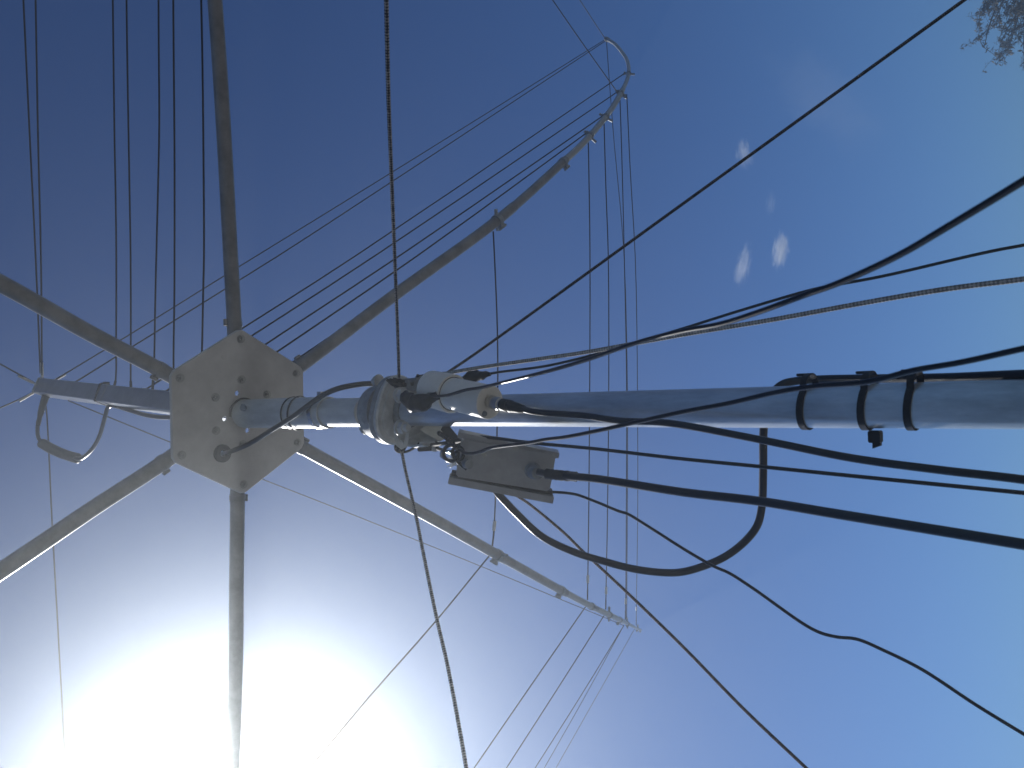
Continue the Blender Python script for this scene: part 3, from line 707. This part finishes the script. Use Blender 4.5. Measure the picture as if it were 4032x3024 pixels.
# feed cable hanging at the post
fp = [(700, 1650), (680, 1645), (620, 1642), (568, 1633), (510, 1616), (460, 1601), (436, 1597), (424, 1606), (416, 1632), (408, 1662), (392, 1716), (365, 1765), (330, 1798), (308, 1806), (260, 1790), (200, 1762), (164, 1742), (151, 1722), (148, 1680), (156, 1645), (166, 1605), (176, 1572), (184, 1555)]
zp = lambda x: pix(postp(x))[2]
c10 = cable('feed_cable', fp, 1, 1, .0054, 'black feed cable sagging in a loop from the post, with a fat ferrite sleeve', zs=[(0, zp(690) - .03), (.26, zp(430) - .03), (.62, 2.30), (1, zp(170) - .02)])
sl = path([(313, 1806), (285, 1799), (240, 1784), (195, 1763), (160, 1742)], 2.305, 2.33, 6); n_ = len(sl)
MB().tube(sl, [.0115] + [.0142] * (n_ - 2) + [.0115], 18, rmod=lambda L, t, i: 1 + .06 * noise.noise(Vector((L * 40, t, 0)))).build('ferrite_sleeve', 'tape', c10, 60)
sl = path([(151, 1672), (157, 1640), (166, 1604), (178, 1566), (188, 1548)], 2.4, zp(170) - .02, 6); n_ = len(sl)
MB().tube(sl, [.0062 + .0062 * i / n_ for i in range(n_)], 14, rmod=lambda L, t, i: 1 + .22 * noise.noise(Vector((L * 60, math.cos(t), math.sin(t))))).build('tape_wrap', 'tape', c10, 60)

# ------------------------------------------------------------------ straps and small fittings
GT = 'black cable ties round the mast'
for i, (x, lab) in enumerate(((3183, 'black tie round the mast nearest the start of the strapped cable, without a tail'), (3420, 'middle black tie round the mast with a square buckle hanging below'), (3600, 'black tie round the mast nearest the right edge of the picture'))):
    m = MB(); t = mt(x); R = .0245; n = 56; w = .0036
    wd = Zv; prof = []
    dirc = (at(x, 1494, mz(x)) - ax(t)); dirc = (dirc - Zv * dirc.dot(Zv)).normalized()
    for k in range(n):
        a = 2 * math.pi * k / n; q = Sd * math.cos(a) + Qd * math.sin(a)
        c = max(0.0, q.dot(-Sd)); bulge = .0115 * max(0, (c - .72) / .28) ** .7 if c > .72 else 0
        prof.append((q, R + bulge))
    base = len(m.v)
    for q, rr in prof:
        sh_ = Zv * (.0025 * q.dot(Sd))
        for dr, dz in ((0, -w), (.0016, -w), (.0016, w), (0, w)): m.v.append(ax(t) + q * (rr + dr) + Zv * dz + sh_)
    for k in range(n):
        k2 = (k + 1) % n
        for j in range(4): m.f.append((base + k * 4 + j, base + k * 4 + (j + 1) % 4, base + k2 * 4 + (j + 1) % 4, base + k2 * 4 + j))
    if i == 0: o = empty('cable_tie', ax(t), lab, 'cable tie', GT)
    else: o = empty('cable_tie', ax(t), lab, 'cable tie', GT)
    m.build('strap', 'tape', o, 40)
    p = ax(t) - Sd * (.0245 + .0125)
    MB().box(p + Sd * .0012 + Zv * .0055, (Zv, Sd, Qd), (.0055, .0016, .0045), .001).build('strap_head', 'tape', o)
    if i == 1:
        m = MB().box(ax(t) + Sd * .0325 - Zv * .006, (Zv, Sd, Qd), (.0062, .0065, .005), .0015); m.box(ax(t) + Sd * .040 - Zv * .0075, (Zv + Sd * .4, Sd, Qd), (.0042, .0035, .0032)); m.build('buckle', 'tape', o)
o = empty('cable_tie', postp(415), 'black tie holding the feed cable to the antenna post, its head on top', 'cable tie')
t = post_t(418); m = MB(); d = (Nn + Sd * .32).normalized()
m.box(C + Nn * t, (pF, (pS - Nn * .25), (Nn + pS * .25)), (PA + .0030, PA + .0036, .0035), .003); m.build('strap', 'tape', o)
MB().box(at(418, 1514, zp(418)), (Nn, Sd, Qd), (.008, .007, .006), .0015).build('strap_head', 'tape', o)
m = MB(); t = mt(1178); x_ = (Zv + Sd * -.10 + Qd * .25).normalized()
m.lathe(ax(t), x_, [(-.0015, .0315), (-.0015, .0330), (.0015, .0330), (.0015, .0315)], 40); m.lathe(ax(t + .018), (Zv - Sd * .05 + Qd * .1).normalized(), [(-.0012, .0305), (-.0012, .0320), (.0012, .0320), (.0012, .0305)], 40)
tag(m.build('cable_tie', 'tape'), 'thin black tie looped twice round the pipe at the edge of the hexagonal plate', 'cable tie')

lp = path([(1560, 1752), (1557, 1768), (1566, 1778), (1583, 1781), (1605, 1777), (1630, 1764), (1648, 1752), (1660, 1748)], 1.40, 1.36, 6)
tag(MB().tube(lp, .0022, 8).build('rope_loop', 'cord'), 'small dark cord loop hanging under the bearing beside the speckled rope', 'cord')
cl = empty('rope_clamp', at(1690, 1757, 1.35), 'small black clamp block on a stub of line under the bearing', 'clamp')
m = MB().box(at(1686, 1757, 1.35), (M @ Vector((1, -.06, 0)), M @ Vector((.06, 1, 0)), vz), (.017, .0075, .007), .002); m.build('block', 'tape', cl)
MB().box(at(1684, 1744, 1.348), (M @ Vector((1, -.02, 0)), vy, vz), (.013, .0024, .006), .001).build('cover', 'cast', cl)
MB().box(at(1712, 1761, 1.343), (M @ Vector((1, 0, 0)), vy, vz), (.0045, .0065, .0065), .001).build('stop', 'cast', cl)
tag(MB().tube(path([(1700, 1752), (1760, 1744), (1812, 1736), (1850, 1729)], 1.34, 1.15, 5), .0031, 10).build('link_line', 'cord'), 'short dark line from the small clamp block to the top of the grey box', 'cord')
tag(MB().tube(path([(1720, 1765), (1750, 1776), (1775, 1785), (1800, 1795)], 1.34, 1.12, 5), .0030, 10).build('link_line', 'cord'), 'short dark line from the small clamp block to the steel clip at the knot', 'cord')
st = MB(); a, b2 = at(1745, 1676, 1.34), at(1822, 1770, 1.18); d = (b2 - a).normalized(); s2 = d.cross(vz).normalized()
st.box((a + b2) / 2, (d, s2, vz), ((b2 - a).length / 2, .0075, .0018), .001); tag(st.build('webbing_strap', 'tape'), 'flat black strap running from behind the mast to the grey box', 'strap')
tag(MB().tube(path([(1732, 1706), (1742, 1713), (1756, 1722), (1770, 1733), (1785, 1748)], 1.315, 1.22, 5), .0042, 10, rmod=lambda L, t, i: 1 + .3 * noise.noise(Vector((L * 120, math.cos(t), math.sin(t))))).build('shackle_line', 'rope_dark'), 'short dark line threaded through the cream lug', 'cord')
cr = MB(); a, b2 = at(1738, 1786, 1.14), at(1800, 1803, 1.11); d = (b2 - a).normalized(); s2 = d.cross(vz).normalized(); hw = .0055
ov = []
for k in range(25):
    t = 2 * math.pi * k / 24; ln = (b2 - a).length / 2
    ov.append((a + b2) / 2 + d * (math.copysign(min(abs(math.cos(t)) * 1.25, 1), math.cos(t)) * ln) + s2 * math.sin(t) * hw)
cr.tube(ov, .0024, 8, cap=False); tag(cr.build('snap_hook', 'steel'), 'bright steel snap hook at the knot on the left end of the grey box', 'hook')
kn = empty('knotted_cord', at(1800, 1790, 1.19), 'black knotted cord with two loops and a frayed end lying on the grey box', 'cord')
m = MB(); m.ring(at(1775, 1785, 1.085), (vz + vx * .4).normalized(), .0105, .0026, 22, 8); m.ring(at(1803, 1785, 1.085), (vz + vx * .6).normalized(), .009, .0024, 22, 8)
m.tube(path([(1776, 1772), (1788, 1800), (1805, 1822), (1825, 1838), (1838, 1848)], 1.085, 1.085, 5), .0027, 8); m.build('loops', 'black', kn)
m = MB().cyl(at(1822, 1824, 1.095), at(1848, 1828, 1.075), .0062, n=14); m.build('swivel', 'castdark', kn)
m = MB().cyl(at(1825, 1800, 1.105), at(1845, 1802, 1.085), .0052, n=14); m.build('swivel', 'castdark', kn)
fr = MB()
for k in range(26):
    p = at(1785 + random.uniform(-8, 8), 1812 + random.uniform(-6, 10), 1.125); q = p + vx * random.uniform(-.010, .004) + vy * random.uniform(-.003, .008) + vz * random.uniform(-.004, .004)
    fr.tube([p, (p + q) / 2 + vx * random.uniform(-.003, .003), q], .0007, 5)
fr.build('frayed_end', 'whitecap', kn)

# ------------------------------------------------------------------ tree beyond, its crown in the corner
TD = 14.0
tdir = ray(3975, -290); tdir = Vector((tdir.x, tdir.y, 0)).normalized()
tb_ = tdir * TD
topz = 1.6 + TD * math.tan(math.asin(ray(3745, -200).normalized().z))
tree = empty('autumn_tree', tb_, 'grey green tree whose thin autumn leaves and twigs fill the upper right corner', 'tree')
tr = MB(); lf = MB()
def bend(a, b, n, amp):
    out = []
    w1 = Vector((random.gauss(0, 1), random.gauss(0, 1), random.gauss(0, .6))) * amp
    for i in range(n + 1):
        t = i / n; out.append(a.lerp(b, t) + w1 * math.sin(math.pi * t) + Vector((0, 0, amp * .8)) * math.sin(math.pi * t) + (Vector((random.gauss(0, 1), random.gauss(0, 1), random.gauss(0, 1))) * amp * .12 if 0 < i < n else Vector()))
    return out
ctr = tb_ + Vector((0, 0, topz * .62)); CR = Vector((1.75, 1.75, topz * .37))
tr.tube(bend(tb_ - Vector((0, 0, .05)), tb_ + Vector((.05, -.08, topz * .8)), 9, .08), [.12 * (1 - .085 * i) for i in range(10)], 9)
for k in range(210):
    while True:
        u = Vector((random.uniform(-1, 1), random.uniform(-1, 1), random.uniform(-1, 1)))
        if .5 < (u.x ** 4 + u.y ** 4 + u.z ** 4) ** .25 < 1.0: break
    tip = ctr + Vector((u.x * CR.x, u.y * CR.y, u.z * CR.z)); h0 = min(max(topz * .28, tip.z - random.uniform(.5, 1.1)), topz * .72)
    st_ = tb_ + Vector((0, 0, h0)); limb = bend(st_, tip, 7, .10); tr.tube(limb, [.028 * (1 - .115 * i) for i in range(8)], 5)
    for q in range(11):
        i = random.randint(3, 7); a = limb[i]; L = random.uniform(.22, .5)
        d = (limb[i] - limb[i - 1]).normalized() * .6 + Vector((random.gauss(0, .6), random.gauss(0, .6), random.gauss(.1, .5)))
        tw = bend(a, a + d.normalized() * L, 4, .03); tr.tube(tw, [.006, .0048, .0036, .0026, .0016], 4)
        for r in range(random.choice((16, 40, 60))):
            f = random.uniform(.2, 4) ; i2 = min(int(f), 3); p = tw[i2].lerp(tw[i2 + 1], f - i2)
            d2 = Vector((random.gauss(0, 1), random.gauss(0, 1), random.gauss(-.5, .7))).normalized(); x, y = perp(d2); s_ = random.uniform(.020, .044)
            p = p + d2 * .01; b = len(lf.v); bw_ = y * s_ * random.uniform(-.2, .2)
            lf.v += [p, p + d2 * s_ + x * s_ * .40 + bw_, p + d2 * s_ * 2.0, p + d2 * s_ - x * s_ * .40 + bw_]; lf.f.append((b, b + 1, b + 2, b + 3))
tr.build('trunk', 'bark', tree, 60); lf.build('crown', 'leaf', tree, None)

# ------------------------------------------------------------------ small clouds, far above the haze
def cloud_mat(name, seed, dens, soft):
    m = bpy.data.materials.new(name); m.use_nodes = True; n = m.node_tree.nodes; l = m.node_tree.links; n.clear()
    out = n.new('ShaderNodeOutputMaterial'); v = n.new('ShaderNodeVolumePrincipled')
    v.inputs['Color'].default_value = (.95, .98, 1, 1); v.inputs['Anisotropy'].default_value = 0.5
    tc = n.new('ShaderNodeTexCoord'); mp = n.new('ShaderNodeMapping'); mp.inputs['Scale'].default_value = (1.7, 1.0, .9); l.new(tc.outputs['Object'], mp.inputs[0])
    nz = n.new('ShaderNodeTexNoise'); nz.noise_dimensions = '4D'; nz.inputs['W'].default_value = seed
    nz.inputs['Scale'].default_value = 3.0; nz.inputs['Detail'].default_value = 10; nz.inputs['Roughness'].default_value = .74; nz.inputs['Distortion'].default_value = 1.1
    l.new(mp.outputs[0], nz.inputs['Vector'])
    ln = n.new('ShaderNodeVectorMath'); ln.operation = 'LENGTH'; l.new(tc.outputs['Object'], ln.inputs[0])
    fo = n.new('ShaderNodeMapRange'); fo.interpolation_type = 'SMOOTHSTEP'; fo.inputs[1].default_value = 0.0; fo.inputs[2].default_value = 1.0; fo.inputs[3].default_value = .10 + soft; fo.inputs[4].default_value = -.40
    l.new(ln.outputs['Value'], fo.inputs[0])
    ad_ = n.new('ShaderNodeMath'); ad_.operation = 'ADD'; l.new(nz.outputs['Fac'], ad_.inputs[0]); l.new(fo.outputs[0], ad_.inputs[1])
    mr = n.new('ShaderNodeMapRange'); mr.inputs[1].default_value = .49; mr.inputs[2].default_value = .90; mr.inputs[3].default_value = 0; mr.inputs[4].default_value = dens
    l.new(ad_.outputs[0], mr.inputs[0]); l.new(mr.outputs[0], v.inputs['Density']); l.new(v.outputs[0], out.inputs['Volume'])
    m.cycles.volume_step_rate = .15
    return m
CD = 900.0
import bmesh
for i, (x, y, hx, hy, dens, rot, soft, lab) in enumerate((
        (2930, 605, 82, 160, .085, -.15, .045, 'small torn white cloud crossed by the dark rope'),
        (3072, 985, 84, 185, .15, .10, .075, 'brightest small white cloud, wispy at its upper end'),
        (2925, 1045, 76, 225, .095, .22, .06, 'long broken white cloud beside the brightest one'),
        (3035, 800, 55, 130, .05, .15, .02, 'faintest small wisp of cloud, between the other clouds'),
        (3230, 385, 760, 55, .007, .70, .10, 'long faint diagonal streak of thin high cloud in the upper right'))):
    me = bpy.data.meshes.new('cloud')
    bm = bmesh.new(); bmesh.ops.create_icosphere(bm, subdivisions=3, radius=1.0); bm.to_mesh(me); bm.free()
    me.materials.append(cloud_mat('cloud_vapour', 3.7 * i + 2, dens, soft))
    o = bpy.data.objects.new('cloud', me); S.collection.objects.link(o)
    o.location = at(x, y, CD); k = CD / F
    X = M @ Vector((math.cos(rot), math.sin(rot), 0)); Y = M @ Vector((-math.sin(rot), math.cos(rot), 0)); Z = X.cross(Y)
    o.matrix_world = Matrix(((X.x * hx * k, Y.x * hy * k, Z.x * hx * k, o.location.x), (X.y * hx * k, Y.y * hy * k, Z.y * hx * k, o.location.y), (X.z * hx * k, Y.z * hy * k, Z.z * hx * k, o.location.z), (0, 0, 0, 1)))
    tag(o, lab, 'cloud', 'small clouds to the right')

# ------------------------------------------------------------------ haze, added to imitate the sun's glow and the glare over the arms
HT = max(topz + .5, 4.7) + .1
hz = MB().box(Vector((0, 0, (HT - 1) / 2)), (Vector((1, 0, 0)), Vector((0, 1, 0)), Vector((0, 0, 1))), (64, 64, (HT + 1) / 2))
hm = bpy.data.materials.new('glare_haze'); hm.use_nodes = True; hn = hm.node_tree; hn.nodes.clear()
ho = hn.nodes.new('ShaderNodeOutputMaterial'); hv = hn.nodes.new('ShaderNodeVolumePrincipled')
hv.inputs['Color'].default_value = (.86, .94, 1, 1); hv.inputs['Density'].default_value = .036; hv.inputs['Anisotropy'].default_value = .875
hn.links.new(hv.outputs[0], ho.inputs['Volume'])
tag(hz.build('haze', hm, ang=None), 'thin haze added to imitate the glare around the sun', 'haze', kind='stuff')
for o in bpy.data.objects:
    if '_o' in o: del o['_o']
